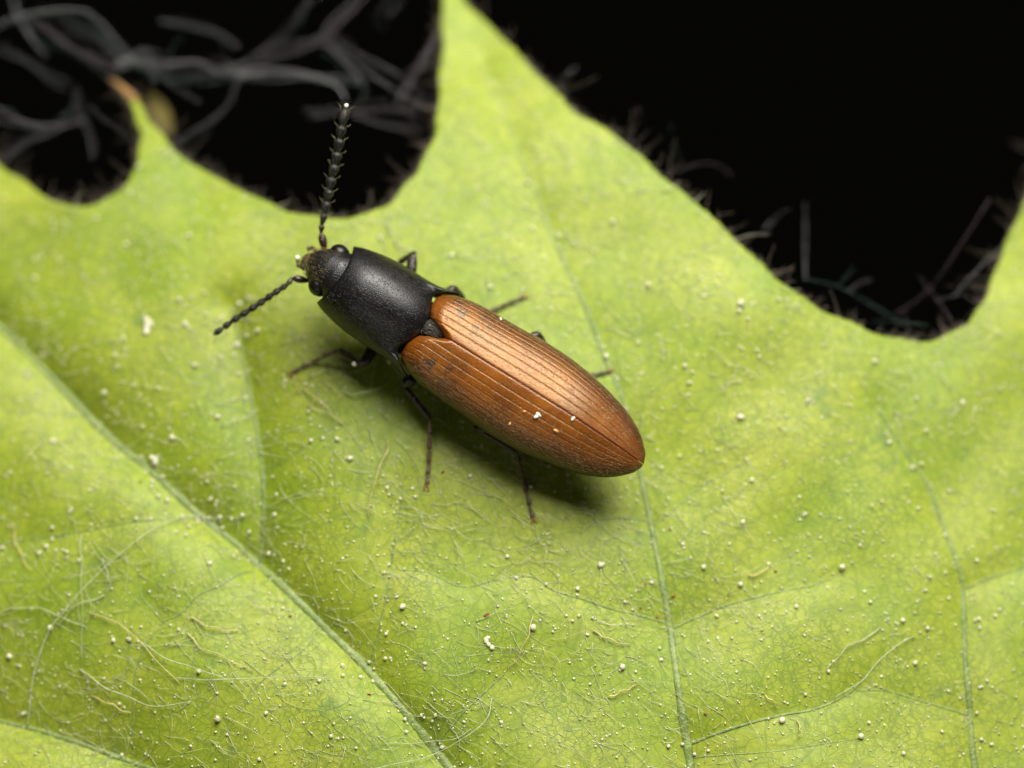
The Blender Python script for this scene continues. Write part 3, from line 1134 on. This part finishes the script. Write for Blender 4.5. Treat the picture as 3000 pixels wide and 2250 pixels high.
def leg(label, femur, tibia, tarsus, rf, rt, rs, foot=True):
    """femur, tibia: two (pixel, z) points each; tarsus: a list of (pixel, z)"""
    L = empty('leg')
    L.parent = beetle
    L['label'] = label

    def b(q):
        (p, z) = q
        return to_b(on_leaf(*p, z) if isinstance(z, float) and z < .02 else at_z(*p, z))[0]
    f0, f1 = b(femur[0]), b(femur[1])
    seg_mesh('femur', f0, f1, 0, 0, M_LEG, L, 16, 12, .8, [rf * .8, rf, rf * 1.05, rf * 1.0, rf * .9, rf * .75, rf * .2])
    t0, t1 = b(tibia[0]), b(tibia[1])
    seg_mesh('tibia', t0, t1, 0, 0, M_LEG, L, 16, 10, .85, [rt * .5, rt * .85, rt * .9, rt * .95, rt * 1.05, rt * 1.15, rt * .6])
    tp = spline([b(q) for q in tarsus], 5 * 8 + 1)
    T = empty('tarsus')
    T.parent = L
    parts = []
    for i in range(5):
        seg = tp[i * 8:i * 8 + 9]
        r = rs * (1.0 - .07 * i)
        V, Fc = tube_data(seg, np.interp(np.linspace(0, 1, 9), [0, .15, .5, .85, 1], [r * .45, r * .7, r * .9, r * 1.3, r * .5]), 8, .85)
        parts.append((V, Fc))
    V, Fc = join(parts)
    bpy.data.objects.remove(T)
    mesh_obj('tarsus', V, Fc, M_TARSUS, L)
    d = tp[-1] - tp[-4]
    d /= np.linalg.norm(d)
    sd = np.cross(d, (0, 0, 1))
    sd /= np.linalg.norm(sd)
    for k in (-1, 1):
        V, Fc = tube_data(spline([tp[-1] - d * .004, tp[-1] + d * .008 + sd * k * .005, tp[-1] + d * .014 + sd * k * .007 + np.array((0, 0, -.004))], 7), np.linspace(.0026, .0008, 7), 6)
        mesh_obj('claw', V, Fc, M_CLAW, L)
    # leg hairs
    parts = []
    for a0, a1, rr, cnt in ((f0, f1, rf, 40), (t0, t1, rt, 50)):
        dd = a1 - a0
        ln0 = np.linalg.norm(dd)
        dd = dd / ln0
        for _ in range(cnt):
            v = rng.normal(0, 1, 3)
            v -= (v @ dd) * dd
            v /= np.linalg.norm(v)
            a = a0 + dd * ln0 * rng.uniform(.1, .95) + v * rr * .85
            ln = rng.uniform(.006, .010)
            parts.append(tube_data([a, a + (dd * .8 + v * .5) * ln], [.0006, .0002], 3))
    for i in range(2, 40):
        for _ in range(2):
            dd = tp[i + 1] - tp[i]
            dd = dd / np.linalg.norm(dd)
            v = rng.normal(0, 1, 3)
            v -= (v @ dd) * dd
            v /= np.linalg.norm(v)
            a = tp[i] + v * rs * .8
            parts.append(tube_data([a, a + (dd * .7 + v * .6) * .007], [.0006, .0002], 3))
    V, Fc = join(parts)
    tag(mesh_obj('leg_pile', V, Fc, M_SILVER, L), kind='stuff')
    return L


leg('bent front leg beside the hind angle of the thorax', [(Z1((985, 1230)), .085), (Z1((872, 1435)), .075)], [(Z1((895, 1432)), .078), (Z1((640, 1275)), .055)],
    [(Z1((655, 1275)), .052), (Z1((560, 1310)), .035), (Z1((430, 1375)), .016), (Z1((300, 1435)), .007), (Z1((180, 1500)), .006)], .0155, .0088, .0058)
leg('middle leg stretched out below the shoulder of the wing case', [(Z4((1075, 320)), .10), (Z4((985, 385)), .085)], [(Z4((985, 375)), .085), (Z4((1200, 640)), .055)],
    [(Z4((1197, 640)), .053), (Z4((1192, 790)), .030), (Z4((1190, 930)), .012), (Z4((1182, 1040)), .007), (Z4((1170, 1150)), .006)], .0165, .0090, .0060)
leg('hind leg reaching back under the edge of the wing case', [(Z4((1640, 710)), .10), (Z4((1528, 708)), .088)], [(Z4((1535, 705)), .088), (Z4((1855, 890)), .055)],
    [(Z4((1855, 885)), .052), (Z4((1885, 1010)), .030), (Z4((1915, 1140)), .012), (Z4((1950, 1270)), .007), (Z4((1982, 1405)), .006)], .0125, .0085, .0058)
leg('front leg raised in a sharp knee behind the thorax', [(Z1((1335, 560)), .10), (Z1((1362, 335)), .105)], [(Z1((1385, 325)), .105), (Z1((1215, 440)), .055)],
    [(Z1((1225, 430)), .052), (Z1((1150, 470)), .030), (Z1((1100, 520)), .012), (Z1((1050, 560)), .007), (Z1((1000, 600)), .006)], .0135, .0072, .0055)
leg('middle leg curled beside the lit shoulder of the wing case', [(Z1((1690, 730)), .11), (Z1((1775, 668)), .110)], [(Z1((1755, 662)), .112), (Z1((1850, 790)), .060)],
    [(Z2((700, 290)), .045), (Z2((800, 248)), .018), (Z2((890, 210)), .009), (Z2((980, 172)), .007), (Z2((1065, 135)), .006)], .0120, .0085, .0052)
leg('hind leg with its knee peeping over the lit wing case margin', [(Z2((1120, 470)), .11), (Z2((1205, 438)), .105)], [(Z2((1190, 435)), .105), (Z2((1330, 720)), .055)],
    [(Z2((1340, 720)), .050), (Z2((1500, 750)), .020), (Z2((1640, 765)), .009), (Z2((1700, 755)), .007), (Z2((1765, 735)), .006)], .0120, .0075, .0048)

# ------------------------------------------------------------------ grains on leaf and beetle
GRAINS = []
for kind in range(5):
    bm = bmesh.new()
    bmesh.ops.create_icosphere(bm, subdivisions=2, radius=1.0)
    for v in bm.verts:
        v.co *= 1 + (.25 + .13 * kind) * noise.noise(v.co * (1.3 + .3 * kind) + Vector((kind * 7.1, 0, 0)))
        v.co.x *= 1 + .12 * kind
    g = bpy.data.meshes.new('pollen_grain')
    bm.to_mesh(g)
    bm.free()
    g.polygons.foreach_set('use_smooth', [True] * len(g.polygons))
    g.materials.append(M_POLLEN)
    GRAINS.append(g)
GRAIN = GRAINS[0]


def grain(p, r, label, group, mat=None, name='pollen_grain', sq=(1, 1, 1)):
    o = bpy.data.objects.new(name, GRAINS[int(rng.integers(0, 5))])
    scene.collection.objects.link(o)
    o.location = p
    o.scale = (r * sq[0], r * sq[1], r * sq[2])
    o.rotation_euler = tuple(rng.uniform(0, 6, 3)) if sq == (1, 1, 1) else (0, 0, rng.uniform(0, 6))
    if mat is not None:
        o.material_slots[0].link = 'OBJECT'
        o.material_slots[0].material = mat
    return tag(o, label, 'pollen', group)


BIG = [(225, 848), (372, 945), (305, 988), (48, 740), (420, 790), (400, 700), (512, 745), (538, 645), (75, 600), (330, 1040), (113, 1140), (112, 1165), (100, 1180), (170, 1210),
       (20, 1418), (108, 1357), (245, 1383), (278, 1381), (386, 1360), (430, 1450), (470, 1553), (575, 1540), (615, 1478), (690, 1470), (715, 1590), (560, 1640), (530, 860), (470, 900), (612, 1212),
       (580, 1195), (695, 870), (660, 830), (672, 952), (728, 948), (755, 990), (1016, 1028), (1147, 1051), (1083, 1560), (1015, 1660), (940, 1545), (910, 1545), (1152, 1355), (1300, 1220), (1115, 1248),
       (1180, 1262), (1425, 1400), (1468, 985), (1430, 1010), (1548, 1330), (1600, 1262), (1605, 1128), (1520, 1225), (1530, 1385), (1660, 1218), (1690, 1555), (1740, 1500), (1790, 1450), (1820, 1225), (1858, 1178),
       (1880, 1300), (1950, 1340), (2000, 1275), (2035, 1580), (1860, 1590), (1480, 790), (1640, 770), (1720, 660), (1400, 615), (1600, 655), (1240, 525), (1155, 475), (1060, 620), (1310, 770), (1745, 865), (1600, 900),
       (2080, 870), (2160, 840), (2000, 930), (1890, 780), (1980, 860), (2110, 1210), (2150, 1330), (2110, 1540), (1720, 1310), (1740, 1110), (1560, 1060), (1345, 1440), (1250, 1330), (1350, 1300), (870, 1310)]
for p in BIG:
    r = .0038 + .0042 * rng.random() ** 2
    q = on_leaf(*f22(p), r * .8)
    grain(q, r, 'pale cream round pollen grain lying loose on the leaf blade', 'larger pollen grains on the leaf')
cnt = 0
while cnt < 280:
    P = rng.uniform((-1.3, -1.15), (1.3, .75), (1, 2))
    if rng.random() < .45:      # many lodge along the veins
        vx = VEIN_XY[int(rng.integers(0, 7))]
        P = vx[int(rng.integers(0, len(vx)))][None] + rng.normal(0, .03, (1, 2))
        if not (abs(P[0, 0]) < 1.3 and -1.15 < P[0, 1] < .75):
            continue
    if not inside(P, LOOP)[0]:
        continue
    r = rng.uniform(.0024, .0054)
    grain((*P[0], float(leaf_z(P)[0]) + r * .8), r, 'tiny pale pollen speck scattered on the leaf blade', 'tiny pollen specks on the leaf', None, 'pollen_speck')
    cnt += 1
# dust beyond counting
parts = []
P = rng.uniform((-1.35, -1.2), (1.35, .9), (9500, 2))
P = P[inside(P, LOOP)]
zz = leaf_z(P)
oct_v = np.array([(1, 0, 0), (-1, 0, 0), (0, 1, 0), (0, -1, 0), (0, 0, 1), (0, 0, -1)], float)
oct_f = [(0, 2, 4), (2, 1, 4), (1, 3, 4), (3, 0, 4), (2, 0, 5), (1, 2, 5), (3, 1, 5), (0, 3, 5)]
for p, z in zip(P, zz):
    r = .0011 + .0030 * rng.random() ** 2
    parts.append((oct_v * r * rng.uniform(.7, 1.4, 3) + np.array([*p, z + r * .5]), oct_f))
V, Fc = join(parts)
dust = tag(mesh_obj('pollen_dust', V, Fc, M_POLLEN), 'fine pale pollen dust sprinkled over the whole leaf', 'dust', None, 'stuff')

# grains with a place of their own
SPOT = [
    (Z1((790, 1415)), .075, .0062, 'white grain stuck to the knee of the bent front leg', M_WHITE),
    (Z1((238, 380)), .130, .0055, 'bright grain clinging to bristles before the mouth', M_WHITE),
    (Z3((955, 66)), .290, .0050, 'white grain on the very tip of the upright antenna', M_WHITE),
]
for p, z, r, lab, mt in SPOT:
    grain(at_z(*p, z), r, lab, None, mt, 'white_grain')


def on_elytron(px, py):
    """where the line of sight through a pixel meets the wing cases"""
    o = (CAM - B_ORG) @ BR
    d = ray(px, py) @ BR
    S, PH = np.meshgrid(np.linspace(.02, .98, 160), np.linspace(1, 95, 120), indexing='ij')
    best, bp = 1e9, None
    for side in (1, -1):
        Q = elytron_point(S, PH, side).reshape(-1, 3) - o
        dd = d / np.linalg.norm(d)
        t = Q @ dd
        e = np.linalg.norm(Q - t[:, None] * dd, axis=1)
        k = int(np.argmin(e))
        if e[k] < best:
            best, bp = e[k], Q[k] + o
    return bp @ BR.T + B_ORG


for p, r, lab, mt in [(Z2((1170, 1115)), .0060, 'white crumb of pollen lying on the shaded wing case', M_WHITE), (Z2((1182, 1095)), .0045, 'smaller white crumb touching the big one on the wing case', M_WHITE),
                      (Z2((1458, 1122)), .0045, 'flat white flake beside the wing case seam', M_WHITE), (Z2((1325, 1222)), .0042, 'orange grain near the end of the shaded wing case', M_ORANGE),
                      (Z2((1065, 1062)), .0032, 'small orange grain in the middle of the shaded wing case', M_ORANGE), (Z2((952, 1165)), .0034, 'pinkish grain near the outer edge of the shaded wing case', M_ORANGE),
                      (Z2((875, 318)), .0036, 'pale grain on the outer edge of the lit wing case', M_WHITE)]:
    q = on_elytron(*p) + np.array((0, 0, r * .5))
    grain(q, r, lab, None, mt, 'orange_grain' if mt is M_ORANGE else 'white_grain', (1.2, .8, .7))

# larger crumbs and rusty flakes on the leaf
for p, r, lab in [((318, 705), .016, 'cream crumb with ragged edges near the lowered antenna'), ((335, 995), .013, 'pale crumb lodged on the midrib'), ((1057, 1387), .012, 'cream crumb on the open blade below the beetle')]:
    parts = []
    c = on_leaf(*f22(p))
    for k in range(5):
        v = [np.array(x.co) * r * rng.uniform(.35, .6) for x in GRAIN.vertices]
        off = np.array([rng.normal(0, .45) * r, rng.normal(0, .7) * r, r * .25])
        parts.append(([x * (1, 1, .6) + c + off for x in v], [tuple(f.vertices) for f in GRAIN.polygons]))
    V, Fc = join(parts)
    tag(mesh_obj('crumb', V, Fc, M_POLLEN), lab, 'crumb')
FLK = [(Z8((380, 583)), .013), (Z8((920, 480)), .008), (Z8((1015, 520)), .009), (Z8((960, 590)), .009), (Z8((905, 560)), .006), (Z8((1005, 290)), .006), (Z8((1125, 920)), .008), (Z8((1365, 435)), .007), (Z8((230, 95)), .008), (Z7((973, 1150)), .007), (Z7((1238, 1412)), .008), (Z7((635, 792)), .006), (Z7((470, 700)), .006)]
for p, r in FLK:
    r *= .7
    c = on_leaf(*p, .002)
    a = rng.uniform(0, 3)
    ring = [(c[0] + r * math.cos(t + a) * (.9 if k % 2 else .6), c[1] + r * .5 * math.sin(t + a), c[2] + .002 * (k % 3)) for k, t in enumerate(np.linspace(0, 2 * math.pi, 8)[:-1])]
    V = ring + [(x, y, z - .003) for x, y, z in ring]
    Fc = [tuple(range(7)), tuple(range(7, 14))[::-1]] + [(k, (k + 1) % 7, 7 + (k + 1) % 7, 7 + k) for k in range(7)]
    tag(fix_normals(mesh_obj('rusty_flake', V, Fc, M_RED, None, False)), 'tiny rust-red flake lying near a leaf vein', 'flake', 'rust-red flakes on the leaf')

# ------------------------------------------------------------------ single long fibres lying on the leaf
FIB = [
    (Z7, [(90, 1520), (105, 1420), (120, 1320), (160, 1200), (220, 1130), (300, 1040), (400, 940), (520, 850), (640, 815), (740, 830)], .0022, M_FIBRE, 'long pale silk fibre arching up to the midrib'),
    (Z7, [(270, 880), (272, 960), (275, 1100), (275, 1300)], .0015, M_FIBRE, 'straight thin fibre running down from the arching silk'),
    (Z7, [(345, 960), (360, 1010), (367, 1045), (358, 1078)], .0017, M_FIBRE, 'short hooked fibre beside the arching silk'),
    (Z7, [(350, 1085), (290, 1100), (240, 1125), (190, 1190)], .0022, M_FIBRE, 'pale fibre crossing the arching silk in a tangle'),
    (Z7, [(20, 1130), (110, 1120), (200, 1150), (290, 1190)], .0020, M_FIBRE, 'wavy fibre running into the tangle from the margin side'),
    (Z7, [(300, 1140), (380, 1165), (440, 1210), (520, 1290), (600, 1380)], .0020, M_FIBRE_Y, 'yellowish fibre leading away below the tangle'),
    (Z7, [(270, 1330), (340, 1380), (420, 1420), (520, 1450), (640, 1440)], .0019, M_FIBRE, 'long fibre curving across the lower green hollow'),
    (Z7, [(470, 1240), (560, 1290), (660, 1330), (760, 1360), (840, 1440)], .0018, M_FIBRE, 'green-white fibre slanting towards the lower midrib'),
    (Z7, [(640, 1155), (700, 1185), (750, 1195), (800, 1200)], .0024, M_FIBRE_Y, 'short stout yellow fibre below the midrib'),
    (Z7, [(630, 1210), (680, 1260), (760, 1290), (850, 1340)], .0021, M_FIBRE_Y, 'wavy yellow fibre under the stout one'),
    (Z7, [(310, 1420), (380, 1450), (440, 1480)], .0022, M_FIBRE_Y, 'yellow fibre at the foot of the green hollow'),
    (Z7, [(40, 840), (60, 920), (90, 980), (110, 1000)], .0020, M_FIBRE_Y, 'hooked yellow fibre on the pale flank of the leaf'),
    (Z7, [(590, 1360), (700, 1362), (830, 1362), (990, 1350), (1110, 1362)], .0014, M_FIBRE, 'fine glassy fibre lying across the veinlets'),
    (Z4, [(885, 815), (870, 870), (830, 980), (770, 1130), (740, 1290), (720, 1400)], .0022, M_FIBRE_Y, 'golden bristle standing in front of the middle leg'),
    (Z4, [(540, 440), (600, 450), (720, 440), (820, 400), (875, 365)], .0018, M_FIBRE, 'faint curved fibre between the front and middle legs'),
    (Z4, [(230, 410), (300, 460), (370, 510), (440, 590), (520, 690)], .0020, M_FIBRE_Y, 'yellow fibre trailing down from the front foot'),
    (Z4, [(150, 310), (175, 390), (195, 460)], .0016, M_FIBRE_Y, 'short fibre right below the front foot'),
    (Z8, [(535, 590), (522, 650), (490, 720), (450, 772)], .0019, M_FIBRE_Y, 'thin yellow bristle above the branching vein'),
    (Z8, [(400, 870), (380, 930), (330, 985), (260, 1030), (180, 1065), (100, 1085), (0, 1110)], .0019, M_FIBRE, 'long glossy fibre swept along the lower midrib'),
    (Z8, [(330, 975), (250, 1010), (150, 1018), (20, 1025)], .0013, M_FIBRE, 'hair-thin fibre crossing the lower midrib'),
    (Z8, [(1840, 660), (1770, 690), (1700, 765), (1640, 820), (1560, 870)], .0020, M_FIBRE, 'curved fibre beyond the ribbed vein of the lit side'),
    (Z8, [(1720, 630), (1660, 670), (1600, 700), (1540, 775)], .0022, M_FIBRE, 'thick pale fibre parallel to the curved one'),
    (Z8, [(745, 640), (800, 668), (870, 688)], .0026, M_FIBRE_Y, 'stout cream fibre lying just before the central vein'),
    (Z8, [(1270, 452), (1315, 440), (1345, 412)], .0028, M_FIBRE_Y, 'bent stout fibre above the forked vein'),
    (Z8, [(795, 866), (840, 845), (890, 825)], .0030, M_FIBRE_Y, 'matted cream fibre beside the lower central vein'),
    (Z8, [(1440, 945), (1450, 985), (1440, 1005)], .0022, M_FIBRE_Y, 'little hooked fibre under the lower forked vein'),
    (Z8, [(1330, 860), (1360, 880), (1365, 905)], .0022, M_FIBRE_Y, 'little curled fibre over the lower forked vein'),
]
for src, pts, r, mt, lab in FIB:
    q = spline([src(p) for p in pts], 8 * len(pts))
    n = len(q)
    lift = .004 + .016 * np.sin(np.linspace(0.15, math.pi - .15, n)) * (1 if len(pts) > 4 else .5)
    path = np.array([on_leaf(*p, l) for p, l in zip(q, lift)])
    path += np.column_stack([np.sin(np.linspace(0, 17, n) + rng.random() * 6) * .0022, np.cos(np.linspace(0, 13, n)) * .0022, np.zeros(n)])
    V, Fc = tube_data(path, r * .8 * np.linspace(1, .55, n), 6)
    tag(mesh_obj('fibre', V, Fc, mt), lab, 'fibre')

# ------------------------------------------------------------------ wool behind the leaf
STR = [
    ([(-40, 125), (0, 110), (80, 80), (200, 60), (330, 45), (430, 55), (500, 110), (560, 180), (610, 240), (660, 290)], -.62, .010),
    ([(150, 100), (230, 150), (320, 210), (420, 280), (540, 335), (610, 325)], -.60, .012),
    ([(300, 90), (400, 130), (520, 190), (570, 240), (640, 290)], -.70, .008),
    ([(600, 300), (700, 305), (800, 315), (960, 312), (1100, 340), (1230, 352), (1400, 345), (1550, 372), (1680, 430), (1725, 500)], -.66, .010),
    ([(1230, 352), (1340, 292), (1480, 240), (1600, 205), (1700, 110), (1830, -20)], -.66, .011),
    ([(1600, 205), (1700, 262), (1820, 350), (1950, 440), (2050, 500), (2150, 540)], -.72, .008),
    ([(1640, 230), (1760, 350), (1815, 430), (1805, 500)], -.72, .008),
    ([(1230, 352), (1175, 430), (1150, 500), (1060, 600), (950, 660), (880, 705)], -.66, .008),
    ([(640, 300), (760, 380), (900, 402), (1030, 412), (1170, 380), (1260, 345)], -.70, .008),
    ([(820, 395), (900, 450), (1000, 512)], -.42, .005),
    ([(740, 288), (752, 330), (762, 380), (765, 440)], -.10, .0028),
    ([(915, 208), (890, 200), (862, 230), (845, 290), (825, 350), (795, 385)], -.20, .0040),
    ([(440, 515), (490, 570), (570, 632), (660, 692)], -.32, .0040),
    ([(-30, 525), (30, 565), (80, 592), (200, 622), (330, 622), (400, 590)], -.66, .014),
    ([(-20, 240), (120, 310), (230, 380), (315, 440)], -.85, .007),
    ([(800, 100), (950, 130), (1100, 170), (1185, 240)], -.90, .007),
    ([(1280, 280), (1400, 170), (1480, 70), (1545, -20)], -.90, .007),
    ([(1870, 125), (1905, 60), (1945, -20)], -.85, .008),
    ([(1990, 490), (2090, 330), (2200, 130), (2230, 60)], -.90, .008),
    ([(1540, 560), (1750, 552), (1980, 540), (2100, 600)], -.95, .006),
    ([(1760, 575), (1900, 622), (2100, 645)], -.85, .006),
    ([(20, 810), (60, 770), (150, 700), (280, 650), (350, 560)], -.80, .007),
    ([(380, 440), (382, 560), (440, 660), (462, 790)], -.90, .008),
    ([(1120, 350), (1300, 400), (1500, 390), (1620, 410), (1800, 420)], -.85, .007),
    ([(60, -10), (110, 120), (190, 230), (230, 270)], -.95, .008),
    ([(560, 330), (680, 270), (740, 255), (770, 290)], -.60, .010),
]
fluff = empty('wool_fluff', at_z(*Z5((900, 330)), -.65))
tag(fluff, 'tangled grey wool-like fluff hanging blurred behind the small leaf tooth', 'fluff')
fluff_r = empty('wool_fluff', at_z(*Z6((1800, 1120)), -.45))
tag(fluff_r, 'thin sparse dark fluff caught in the round notch of the leaf margin', 'fluff')


def strand(src, pts, z, r, root, k):
    q = spline([src(p) for p in pts], 7 * len(pts))
    n = len(q)
    zz = -.10 + z * .14 + .05 * np.sin(np.linspace(0, 4, n) + k)
    path = np.array([at_z(*p, a) for p, a in zip(q, zz)]) - np.array(root.location)
    V, Fc = tube_data(path, r * (.042 if root is fluff else .040) * (1 + .15 * np.sin(np.linspace(0, 19, n) + k)), 8)
    return mesh_obj('strand', V, Fc, (M_STRAND, M_STRAND2, M_STRAND3)[k % 3 if k % 5 else 0], root)


for k, (pts, z, r) in enumerate(STR):
    strand(Z5, pts, z, r, fluff, k)
    for j in range(2 if r > .0055 else 0):       # finer hairs running along with it
        w = rng.normal(0, 26, 2)
        strand(Z5, [(p[0] + w[0] + rng.normal(0, 13), p[1] + w[1] + rng.normal(0, 13)) for p in pts], z + rng.uniform(-.12, .12), r * rng.uniform(.35, .8), fluff, k + j + 1)
STR2 = [
    ([(2085, 735), (2000, 870), (1900, 1020), (1830, 1100), (1735, 1165)], -.50, .0055), ([(1400, 1030), (1520, 1060), (1600, 1100), (1700, 1160), (1790, 1212)], -.42, .007),
    ([(1400, 750), (1402, 900), (1400, 1030)], -.60, .007), ([(1825, 1025), (1890, 1110), (1945, 1185)], -.45, .006), ([(2200, 865), (2100, 940), (2000, 1040), (1950, 1100)], -.60, .006),
    ([(1890, 1112), (1980, 1090), (2035, 1122)], -.45, .005), ([(915, 642), (960, 620), (1020, 605), (1080, 612), (1125, 650)], -.45, .007), ([(1530, 1050), (1560, 1020), (1585, 985)], -.50, .006),
    ([(1560, 1080), (1600, 1050), (1650, 1035)], -.50, .006), ([(1250, 850), (1310, 790), (1345, 770)], -.60, .006), ([(1650, 1190), (1740, 1190), (1860, 1205)], -.42, .006),
    ([(480, 310), (520, 270), (555, 250)], -.45, .008), ([(780, 400), (795, 430), (800, 450)], -.45, .007), ([(905, 460), (905, 520), (930, 580)], -.60, .005),
]
for k, (pts, z, r) in enumerate(STR2):
    strand(Z6, pts, z, r, fluff_r, k + 1)
